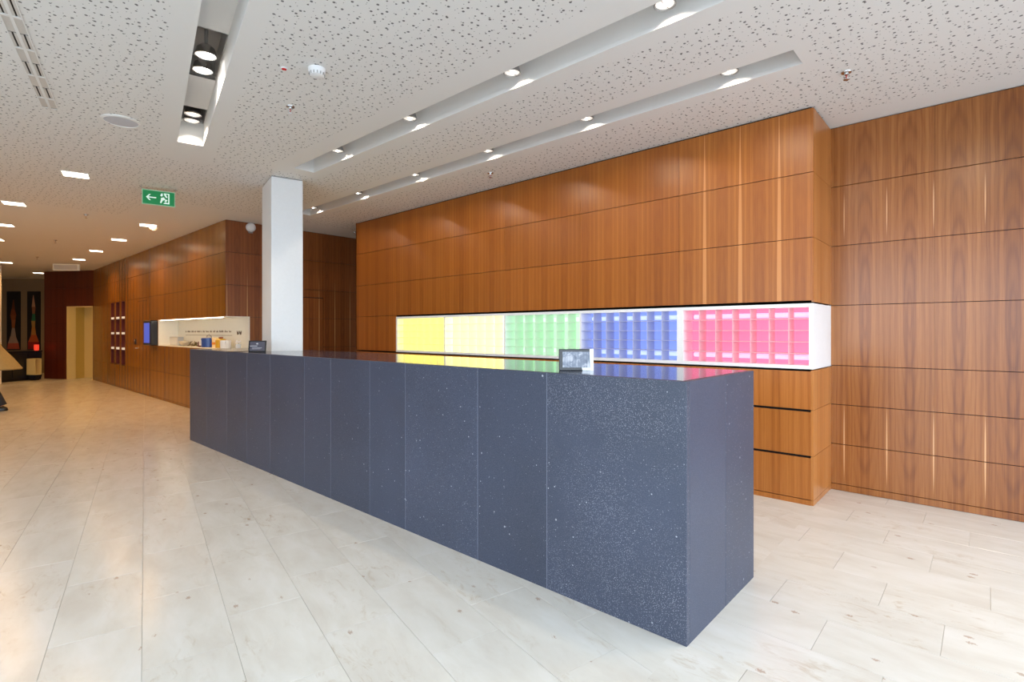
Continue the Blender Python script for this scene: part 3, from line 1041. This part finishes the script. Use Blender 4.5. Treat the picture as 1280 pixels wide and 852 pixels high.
WHT = (.86, .86, .87)
shelf_unit(1, 'pigeonhole shelf glowing strong yellow, at the far end', (1.0, .95, .30), 2.2, (.92, .91, .74))
shelf_unit(2, 'pigeonhole shelf glowing pale cream yellow', (1.0, .94, .46), 2.8, (.93, .93, .85))
shelf_unit(3, 'pigeonhole shelf glowing mint green', (.42, .80, .45), 1.25, (.80, .88, .81))
shelf_unit(4, 'pigeonhole shelf glowing soft blue, behind the picture tablet', (.20, .28, .70), 1.05, WHT)
shelf_unit(5, 'pigeonhole shelf glowing pink, at the near end of the run', (.86, .19, .34), 1.05, WHT)

# drawer cabinets under the shelf
wheres = ['by the passage', 'under the strong yellow shelf', 'under the pale yellow shelf', 'under the green shelf', 'under the blue shelf', 'under the pink shelf, with its end showing']
for i in range(6):
    x0, x1 = cols_b[i], cols_b[i + 1]
    w = x1 - x0
    if i == 5: w -= .0185
    t = thing('drawer_cabinet', 'wood veneer drawer cabinet ' + wheres[i], 'cabinet', (x0, BY, 0), 0, 'veneer drawer cabinets under the coloured shelves')
    MB().box(.002, w - .002, .03, .29, .0, 1.03).build('carcass', M_gap, t)
    MW = Matrix.Translation((-x0, -BY, 0))
    b = MB(MW).box(x0 + .001, x0 + w - .0005, BY + .0, BY + .018, .0, .038).build('plinth', M_drawer, t)
    for z0, z1 in ((.044, .362), (.381, .716), (.735, 1.028)):
        MB().box(.0015, w - (.0015 if i < 5 else 0), 0, .02, z0, z1).build('drawer_front', M_drawer, t)

# ------------------------------------------------------------------ tablets on the counter
def look_rot(x, y):
    return math.atan2(-x, y)
# picture tablet
fx, fy = -1.661, 2.355
t = thing('picture_tablet', 'tablet showing a grey photograph, propped before the blue shelf', 'tablet', (fx, fy, CH), cam.rotation_euler.z)
Wd, Hd = .188, .118
TIL = Matrix.Rotation(-.10, 4, 'X')
MB(TIL).box(-Wd / 2, Wd / 2, 0, .010, 0, Hd).build('case', M_blackp, t, bevel=.003)
# window reflection painted as white strips, right and lower right of the bezel
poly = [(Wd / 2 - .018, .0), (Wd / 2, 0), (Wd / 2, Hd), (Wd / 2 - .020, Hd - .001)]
def flatpoly(M, poly, y0, y1):
    n = len(poly)
    vs = [(p[0], y0, p[1]) for p in poly] + [(p[0], y1, p[1]) for p in poly]
    return MB(M).add(vs, [tuple(range(n)), tuple(range(n, 2 * n))[::-1]] + [(i, (i + 1) % n, n + (i + 1) % n, n + i)[::-1] for i in range(n)])
M_bez_refl = plain('bezel_reflection_white', (.85, .88, .94), .3)
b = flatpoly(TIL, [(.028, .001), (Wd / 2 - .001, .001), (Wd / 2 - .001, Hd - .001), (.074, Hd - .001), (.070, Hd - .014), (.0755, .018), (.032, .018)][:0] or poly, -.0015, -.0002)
b.v; b.build('painted_reflection', M_bez_refl, t)
flatpoly(TIL, [(.034, .001), (Wd / 2 - .018, .001), (Wd / 2 - .018, .016), (.030, .016)], -.0015, -.0002).build('painted_reflection', M_bez_refl, t)
m, nt, bs = new_mat('photo_on_screen')
g = G(nt)
co = g.coord()
n1 = g.noise(co, 24, 4, .6, .8); x, y, z = g.sep(co)
ln = g.m('GREATER_THAN', g.m('SINE', g.m('MULTIPLY', x, 420)), .86)
c = g.ramp(g.m('ADD', n1, g.m('MULTIPLY', ln, .07)), [(.34, lin(84, 100, 130)), (.52, lin(126, 142, 170)), (.66, lin(200, 212, 232))])
bs.inputs['Base Color'].default_value = (.02, .02, .02, 1)
nt.links.new(c, bs.inputs['Emission Color']); bs.inputs['Emission Strength'].default_value = .95
bs.inputs['Roughness'].default_value = .2
flatpoly(TIL, [(-Wd / 2 + .020, .017), (Wd / 2 - .019, .017), (Wd / 2 - .019, Hd - .015), (-Wd / 2 + .020, Hd - .015)], -.0012, -.0001).build('screen', m, t)
MB().tube([(0, .012, .07), (0, .06, .004)], .004).build('prop', M_blackp, t, True)
# small black tablet
t = thing('black_tablet', 'small black tablet with white text, leaning beside the white column', 'tablet', (-5.66, 2.28, CH), math.radians(58))
Wd, Hd = .17, .125
TIL = Matrix.Translation((0, 0, .002)) @ Matrix.Rotation(-.30, 4, 'X')
MB(TIL).box(-Wd / 2, Wd / 2, 0, .011, 0, Hd).build('case', M_blackp, t, bevel=.003)
flatpoly(TIL, [(-Wd / 2 + .014, .014), (Wd / 2 - .014, .014), (Wd / 2 - .014, Hd - .014), (-Wd / 2 + .014, Hd - .014)], -.0012, -.0001).build('screen', plain('dark_screen', (.02, .02, .03), .2, emit=(.10, .10, .14), es=.5), t)
M_txt = emis('screen_text', (.8, .84, .95), .5, .02)
MB(TIL).box(-.07, .0, -.002, -.0013, .062, .068).box(-.05, .045, -.002, -.0013, .042, .046).box(-.052, .03, -.002, -.0013, .032, .0345).build('text_lines', M_txt, t)
MB(TIL).lathe([(.004, 0), (.012, .006), (.004, .014)], (-.002, -.002, .082), 8, 1, .1).build('emblem', M_txt, t)
MB().tube([(0, .02, .06), (0, .09, .004)], .004).build('prop', M_blackp, t, True)
MB().tube([(-.09, .004, .01), (-.16, .03, .006), (-.3, .03, .005)], .004, 6).build('cable', M_blackp, t, True)

# ------------------------------------------------------------------ things in the niche
def nt_(name, label, cat, x, y=3.2, group='small things on the niche ledge'):
    return thing(name, label, cat, (x, y, NZ0), 0, group)
M_glass = plain('frosted_glass', (.70, .74, .76), .25)
M_bl = plain('blue_glaze', (.03, .08, .32), .3)
t = nt_('glass_box', 'grey framed glass box at the display end of the niche', 'box', -11.72)
MB().box(-.26, .26, -.05, .05, 0, .17).build('body', plain('frosted_grey', (.42, .44, .45), .3), t, bevel=.006)
MB().box(-.22, .22, -.054, -.05, .025, .145).build('pane', M_glass, t)
t = nt_('silver_bowl', 'shiny silver bowl beside the grey glass box', 'bowl', -11.18)
MB().lathe([(.04, 0), (.08, .03), (.12, .09), (.115, .09), (.07, .035), (.01, .02)], n=24).build('bowl', M_chrome, t, True)
t = nt_('twig_bundle', 'low bundle of brown twigs and olive leaves in the niche', 'twigs', -10.70)
b = MB(); rg = random.Random(5)
for k in range(14):
    a = rg.uniform(0, 2 * PI)
    b.tube([(rg.uniform(-.22, .1), rg.uniform(-.06, .06), .01), (rg.uniform(-.1, .3), rg.uniform(-.07, .07), rg.uniform(.03, .10))], .006, 5)
b.build('twig', plain('olive_twig', lin(110, 92, 40), .7), t)
t = nt_('tea_jar', 'small dark red jar in the niche before the blue tin', 'jar', -10.27)
MB().lathe([(.06, 0), (.07, .01), (.07, .085), (.06, .095), (.02, .10)], n=20).build('jar', plain('dark_red', lin(96, 40, 34), .4), t, True)
MB().lathe([(.05, .095), (.05, .115), (.01, .12)], n=20).build('lid', M_grey, t, True)
t = nt_('blue_tin', 'blue and white tin pot with a wire handle in the niche', 'tin', -9.93)
MB().lathe([(.11, 0), (.12, .01), (.12, .15), (.11, .16), (.01, .165)], n=24).build('pot', M_bl, t, True)
MB().box(-.10, -.0, -.126, -.06, .03, .12).build('label_patch', M_lacq, t)
b = MB().tube([(-.13, 0, .14), (-.11, 0, .19), (0, 0, .215), (.11, 0, .19), (.13, 0, .14)], .008, 6).build('handle', M_grey, t, True)
t = nt_('cream_candle', 'slim cream candle with an orange band next to the blue tin', 'candle', -9.60)
MB().lathe([(.06, 0), (.06, .16), (.05, .17), (.01, .17)], n=20).build('wax', plain('cream_wax', lin(240, 214, 160), .5), t, True)
MB().lathe([(.062, .05), (.062, .09)], n=20).build('band', plain('orange', lin(230, 140, 30), .5), t, True)
t = nt_('yellow_jar', 'mustard yellow jar with a red-brown stopper in the niche', 'jar', -9.38)
MB().lathe([(.075, 0), (.08, .01), (.08, .13), (.06, .15), (.01, .152)], n=20).build('jar', plain('mustard', lin(212, 164, 40), .4), t, True)
MB().lathe([(.03, .15), (.035, .175), (.01, .18)], n=16).build('stopper', plain('red_brown', lin(150, 60, 40), .5), t, True)
t = nt_('white_mug', 'white mug beside the mustard yellow jar', 'mug', -9.17)
MB().lathe([(.07, 0), (.078, .01), (.08, .125), (.072, .125), (.068, .02), (.01, .015)], n=24).build('mug', M_lacq, t, True)
MB().tube([(.07, -.03, .10), (.12, -.05, .09), (.12, -.05, .05), (.07, -.03, .03)], .01, 6).build('handle', M_lacq, t, True)
t = nt_('flower_glass', 'little glass of white blossom near the niche corner', 'vase', -8.78, 3.25)
MB().lathe([(.03, 0), (.035, .01), (.04, .07), (.036, .07), (.03, .012), (.005, .01)], n=20).build('glass', M_glass, t, True)
b = MB(); rg = random.Random(2)
for k in range(7):
    a = k * .9
    b.lathe([(.001, 0), (.014, .006), (.012, .016), (.001, .02)], (.03 * math.cos(a), .03 * math.sin(a), .075 + .02 * rg.random() + .012 * k % .03), 8)
b.build('blossom', M_lacq, t, True)
MB().tube([(0, 0, .02), (.01, 0, .09)], .004, 5).build('stem', plain('stem_green', (.08, .16, .04), .6), t)

# ------------------------------------------------------------------ ceiling fittings
def sprinkler(label, x, y):
    t = thing('sprinkler_head', label, 'sprinkler', (x, y, HC), 0, 'sprinkler heads in the ceiling')
    MB().lathe([(.032, 0), (.030, -.006), (.014, -.009), (.012, -.02)], n=18).build('escutcheon', M_chrome, t, True)
    b = MB().tube([(.012, 0, -.018), (.017, 0, -.032), (.006, 0, -.048)], .003, 6).tube([(-.012, 0, -.018), (-.017, 0, -.032), (-.006, 0, -.048)], .003, 6)
    b.build('frame_arm', M_chrome, t, True)
    MB().tube([(0, 0, -.02), (0, 0, -.046)], .0035, 6).build('bulb', plain('red_bulb', (.5, .03, .02), .2), t)
    MB().lathe([(.018, -.052), (.019, -.050), (.005, -.046)], n=14).build('deflector', M_chrome, t, True)
for x, y, s in ((-3.965, 1.845, 'small sprinkler head below the smoke detector'), (-.698, 4.085, 'small sprinkler head above the figured wood wall'),
                (-4.007, 4.074, 'small sprinkler head between the trough and the wood block'), (-9.84, 1.52, 'small sprinkler head past the exit sign, over the hall'),
                (-13.0, 1.556, 'tiny sprinkler head over the middle of the hall'), (-16.2, 1.62, 'tiny sprinkler head deep in the hall before the white sign box'),
                (-8.1, 4.9, 'small sprinkler head in front of the passage wall')):
    sprinkler(s, x, y)
t = thing('ceiling_speaker', 'round flat white ceiling speaker near the short lamp trough', 'speaker', (-5.26, 1.04, HC))
MB().lathe([(.135, 0), (.135, -.006), (.118, -.012), (.116, -.008)], n=40).build('rim', M_white, t, True)
MB().lathe([(.116, -.008), (.08, -.010), (.001, -.011)], n=40).build('grille', plain('speaker_grille', (.58, .60, .66), .6), t, True)
t = thing('smoke_detector', 'white round smoke detector beside the red indicator', 'smoke detector', (-3.27, 1.70, HC))
MB().lathe([(.055, 0), (.055, -.022), (.05, -.028)], n=28).build('base', M_lacq, t, True)
MB().lathe([(.048, -.026), (.045, -.045), (.030, -.050), (.002, -.051)], n=28).build('sensor_cap', M_lacq, t, True)
for k in range(14):
    a = 2 * PI * k / 14
    MB(Matrix.Rotation(a, 4, 'Z')).box(.042, .050, -.002, .002, -.044, -.028).build('vent_slot', M_grey, t)
t = thing('smoke_detector', 'tiny white smoke detector near the wood wall downlights', 'smoke detector', (-10.13, 2.44, HC))
MB().lathe([(.06, 0), (.06, -.03), (.04, -.055), (.002, -.057)], n=24).build('base', M_lacq, t, True)
MB().lathe([(.035, -.05), (.03, -.066), (.002, -.068)], n=20).build('sensor_cap', M_lacq, t, True)
t = thing('alarm_indicator', 'small red round alarm indicator on the perforated ceiling', 'indicator', (-3.42, 1.55, HC))
MB().lathe([(.022, 0), (.022, -.004), (.018, -.006)], n=20).build('ring', M_lacq, t, True)
MB().lathe([(.017, -.003), (.015, -.009), (.002, -.011)], n=20).build('red_lens', plain('red_lens', (.55, .02, .02), .25), t, True)

# slot diffuser, second axis
px, py = fb(-4.1, -.60)
t = thing('slot_diffuser', 'long white twin-slot air diffuser in the ceiling', 'air diffuser', (px, py, HC), ROT_B)
L0, L1 = -1.27, 1.3
MB().box(L0, L1, -.05, -.044, -.005, 0).box(L0, L1, .044, .05, -.005, 0).box(L0, L1, -.008, .008, -.005, 0).box(L0, L0 + .01, -.05, .05, -.005, 0).build('frame', M_white, t)
MB().box(L0, L1, -.044, .044, -.001, 0).build('slot_back', M_gap, t)
M_blade = plain('blade_grey', (.60, .58, .55), .5)
k = 0
x = L0 + .02
while x < L1 - .1:
    for s in (-1, 1):
        MB().box(x, x + .20, s * .026 - .018, s * .026 + .018, -.003, -.001).build('blade', M_blade, t)
        MB().box(x + .20, x + .40, s * .026 + .0045, s * .026 + .018, -.0045, -.001).build('blade', M_blade, t)
        MB().box(x + .20, x + .40, s * .026 - .018, s * .026 - .0045, -.0045, -.001).build('blade', M_blade, t)
        MB().box(x + .19, x + .21, s * .026 - .018, s * .026 + .018, -.007, -.001).build('clip', M_white, t)
    x += .41

# exit sign
def sign_frame():
    return math.radians(-12.88)
cx, cy = fb(-7.59, .137)
t = thing('exit_sign', 'green emergency exit sign with white arrow and running man, hanging from the ceiling', 'sign', (cx, cy, HC), ROT_B + PI / 2)
# local x runs along the sign (towards the wall), -y faces the camera
SW, SH = .315, .160
Z0 = -.205
M_green = plain('sign_green', lin(0, 132, 70), .35, emit=lin(0, 120, 64), es=.2)
M_signw = plain('sign_white', (.75, .85, .78), .4, emit=(.65, .9, .75), es=.35)
MB().box(-SW / 2 - .008, SW / 2 + .008, -.006, .010, Z0 - .008, Z0 + SH + .012).build('pane_edge', plain('acrylic_edge', lin(178, 214, 180), .3), t)
MB().box(-SW / 2, SW / 2, -.008, -.0062, Z0, Z0 + SH).build('green_face', M_green, t)
for s in (-1, 1):
    MB().tube([(s * (SW / 2 + .02), .002, 0), (s * (SW / 2 + .0), .002, Z0 + SH)], .003, 6).build('hanger', M_grey, t)
    MB().lathe([(.014, 0), (.014, -.006)], (s * (SW / 2 + .02), .002, 0), 12).build('ceiling_cap', M_grey, t)
MY = Matrix.Identity(4)
def fp(poly, nm='pictogram'):
    poly = [(-SW / 2 + p[0] * SW, Z0 + p[1] * SH) for p in poly]
    flatpoly(MY, poly, -.0092, -.0081).build(nm, M_signw, t)
# arrow pointing left (camera sees local +x to the right)
fp([(.10, .50), (.20, .72), (.25, .72), (.17, .53), (.17, .47), (.25, .28), (.20, .28)], 'arrow_head')
fp([(.13, .46), (.42, .46), (.42, .54), (.13, .54)], 'arrow_shaft')
# door and running man
fp([(.80, .12), (.84, .12), (.84, .90), (.80, .90)], 'door_mark')
fp([(.66, .84), (.84, .84), (.84, .90), (.66, .90)], 'door_mark')
fp([(.64, .12), (.84, .12), (.84, .19), (.70, .24)], 'door_mark')
fp([(.545, .70), (.575, .86), (.625, .88), (.625, .70), (.59, .64)], 'running_man')
fp([(.66, .80), (.72, .84), (.78, .60), (.73, .58)], 'running_man')
fp([(.56, .52), (.66, .60), (.72, .44), (.62, .34)], 'running_man')
fp([(.54, .16), (.58, .14), (.64, .40), (.57, .46)], 'running_man')
fp([(.72, .46), (.78, .40), (.73, .26), (.68, .30)], 'running_man')
# white sign box far away
t = thing('sign_box', 'white box sign hung under the ceiling before the red wood wall', 'sign', (-17.4, 2.30, HC), cam.rotation_euler.z + .12)
MB().box(-.30, .30, -.03, .03, -.16, -.0).build('case', plain('lit_box_white', (.7, .66, .55), .5, emit=(1, .85, .6), es=.12), t, bevel=.005)
MB().box(-.27, .27, -.033, -.030, -.145, -.02).build('face', M_wallw, t)

# ------------------------------------------------------------------ person walking out of the picture
M_skin = plain('skin', lin(206, 158, 128), .5)
M_coat = plain('beige_coat', lin(150, 132, 88), .85, speck=.12)
M_hair = plain('dark_hair', (.03, .02, .015), .6)
M_trou = plain('dark_trousers', (.02, .02, .025), .8)
M_shoe = plain('black_shoe', (.01, .01, .01), .3)
PL = FW * 8.7 + R * ((-22 - 640) / 656.8 * 8.7)
person = thing('person', 'person in a flared beige coat and black shoes walking off at the picture edge', 'person', tuple(PL), cam.rotation_euler.z + math.radians(-62))
# local: walks towards -y ; x sideways
def skin(name, verts, edges, radii, mat, parent, root=0, sub=2):
    me = bpy.data.meshes.new(name)
    me.from_pydata(verts, edges, [])
    o = bpy.data.objects.new(name, me); COL.objects.link(o); o.parent = parent
    md = o.modifiers.new('skin', 'SKIN'); md.use_smooth_shade = True
    for i, r in enumerate(radii):
        sv = me.skin_vertices[0].data[i]
        sv.radius = r if isinstance(r, tuple) else (r, r)
        sv.use_root = (i == root)
    ms = o.modifiers.new('sub', 'SUBSURF'); ms.levels = sub; ms.render_levels = sub
    me.materials.append(mat)
    return o
V, Ed, Rr = [], [], []
def v_(p, r, link=None):
    V.append(p); Rr.append(r)
    if link is not None: Ed.append((link, len(V) - 1))
    return len(V) - 1
pel = v_((0, 0, .98), (.15, .11))
wa = v_((0, 0, 1.12), (.13, .10), pel)
ch = v_((0, -.01, 1.32), (.15, .11), wa)
sh = v_((0, 0, 1.46), (.10, .08), ch)
nk = v_((0, -.01, 1.54), (.052, .055), sh)
hd = v_((0, -.03, 1.62), (.068, .085), nk)
v_((0, -.03, 1.72), (.066, .08), hd)
for s in (-1, 1):
    fwd = -.12 * s
    hp = v_((s * .09, 0, .92), (.085, .09), pel)
    kn = v_((s * .10, fwd * .6 - .04, .50), (.055, .058), hp)
    an = v_((s * .10, fwd + (.10 if s < 0 else 0), .10), (.035, .038), kn)
    v_((s * .10, fwd + (.10 if s < 0 else 0) - .10, .045), (.034, .03), an)
    so = v_((s * .18, 0, 1.44), (.055, .055), sh)
    el = v_((s * .25, .10 * s, 1.16), (.042, .042), so)
    wr_ = v_((s * .25, .10 * s - .14, .95), (.028, .028), el)
    pm = v_((s * .25, .10 * s - .18, .88), (.034, .018), wr_)
    for q in range(4):
        f1 = v_((s * .25 + (q - 1.5) * .017, .10 * s - .20, .83), .0085, pm)
        v_((s * .25 + (q - 1.5) * .017, .10 * s - .195 , .79 - (.008 if q in (1, 2) else 0)), .0075, f1)
    th = v_((s * .25 - s * .035, .10 * s - .20, .86), .009, pm)
    v_((s * .25 - s * .045, .10 * s - .215, .825), .008, th)
skin('body', V, Ed, Rr, M_skin, person)
# coat: flared shell with sleeves
def loft(rings, n=28):
    vs, fs = [], []
    for (cx_, cy_, z, rx, ry, fold) in rings:
        for k in range(n):
            a = 2 * PI * k / n
            f = 1 + fold * math.sin(a * 7 + z * 3)
            vs.append((cx_ + rx * f * math.cos(a), cy_ + ry * f * math.sin(a), z))
    for j in range(len(rings) - 1):
        for k in range(n):
            a, b = j * n + k, j * n + (k + 1) % n
            fs.append((a, b, b + n, a + n))
    return MB().add(vs, fs)
co_ = loft([(0, .05, .70, .33, .42, .05), (0, .05, .72, .34, .43, .05), (0, .04, .90, .29, .33, .045), (0, .02, 1.08, .22, .22, .03), (0, .01, 1.25, .20, .17, .02), (0, .0, 1.40, .205, .14, .01), (0, 0, 1.48, .15, .10, 0), (0, -.01, 1.53, .075, .075, 0), (0, -.01, 1.56, .07, .07, 0)])
c = co_.build('coat', M_coat, person, True)
coat = c; c.modifiers.new('solid', 'SOLIDIFY').thickness = .012
for s in (-1, 1):
    MB().tube([(s * .17, 0, 1.45), (s * .215, .04 * s, 1.32), (s * .25, .10 * s, 1.17), (s * .25, .10 * s - .08, 1.04), (s * .25, .10 * s - .13, .965)], [.075, .072, .066, .058, .058], 14).build('sleeve', M_coat, coat, True)
    yy = -.12 * s + (.10 if s < 0 else 0)
    MB().tube([(s * .09, 0, .90), (s * .10, -.12 * s * .6 - .04, .52), (s * .10, yy, .09)], [.10, .075, .062], 12).build('trouser_leg', M_trou, person, True)
    MB().lathe([(.045, 0), (.05, .015), (.045, .05), (.028, .08), (.02, .085)], (s * .10, yy - .05, 0), 18, 1, 2.5).build('shoe', M_shoe, person, True)
MB().lathe([(.03, 1.795), (.075, 1.77), (.098, 1.70), (.10, 1.62), (.09, 1.56), (.05, 1.54)][::-1], (0, .005, 0), 20, .86, 1.0).build('hair', M_hair, person, True)
fm = MB()
fm.tube([(0, -.108, 1.655), (0, -.128, 1.625), (0, -.115, 1.615)], [.008, .012, .008], 8)
fm.build('nose', M_skin, person, True)
for s in (-1, 1):
    MB().lathe([(.001, -.009), (.009, -.004), (.010, 0), (.009, .004), (.001, .009)], (s * .032, -.104, 1.655), 10, 1, .6).build('eye', M_lacq, person, True)
    MB().lathe([(.001, -.004), (.0045, 0), (.001, .004)], (s * .032, -.110, 1.655), 8, 1, .5).build('pupil', M_shoe, person, True)
    MB().lathe([(.002, -.03), (.012, -.015), (.014, .01), (.004, .03)], (s * .074, -.02, 1.645), 10, .5, 1).build('ear', M_skin, person, True)
MB().box(-.022, .022, -.112, -.100, 1.583, 1.590).build('mouth', plain('lip', lin(170, 96, 84), .5), person, bevel=.002)
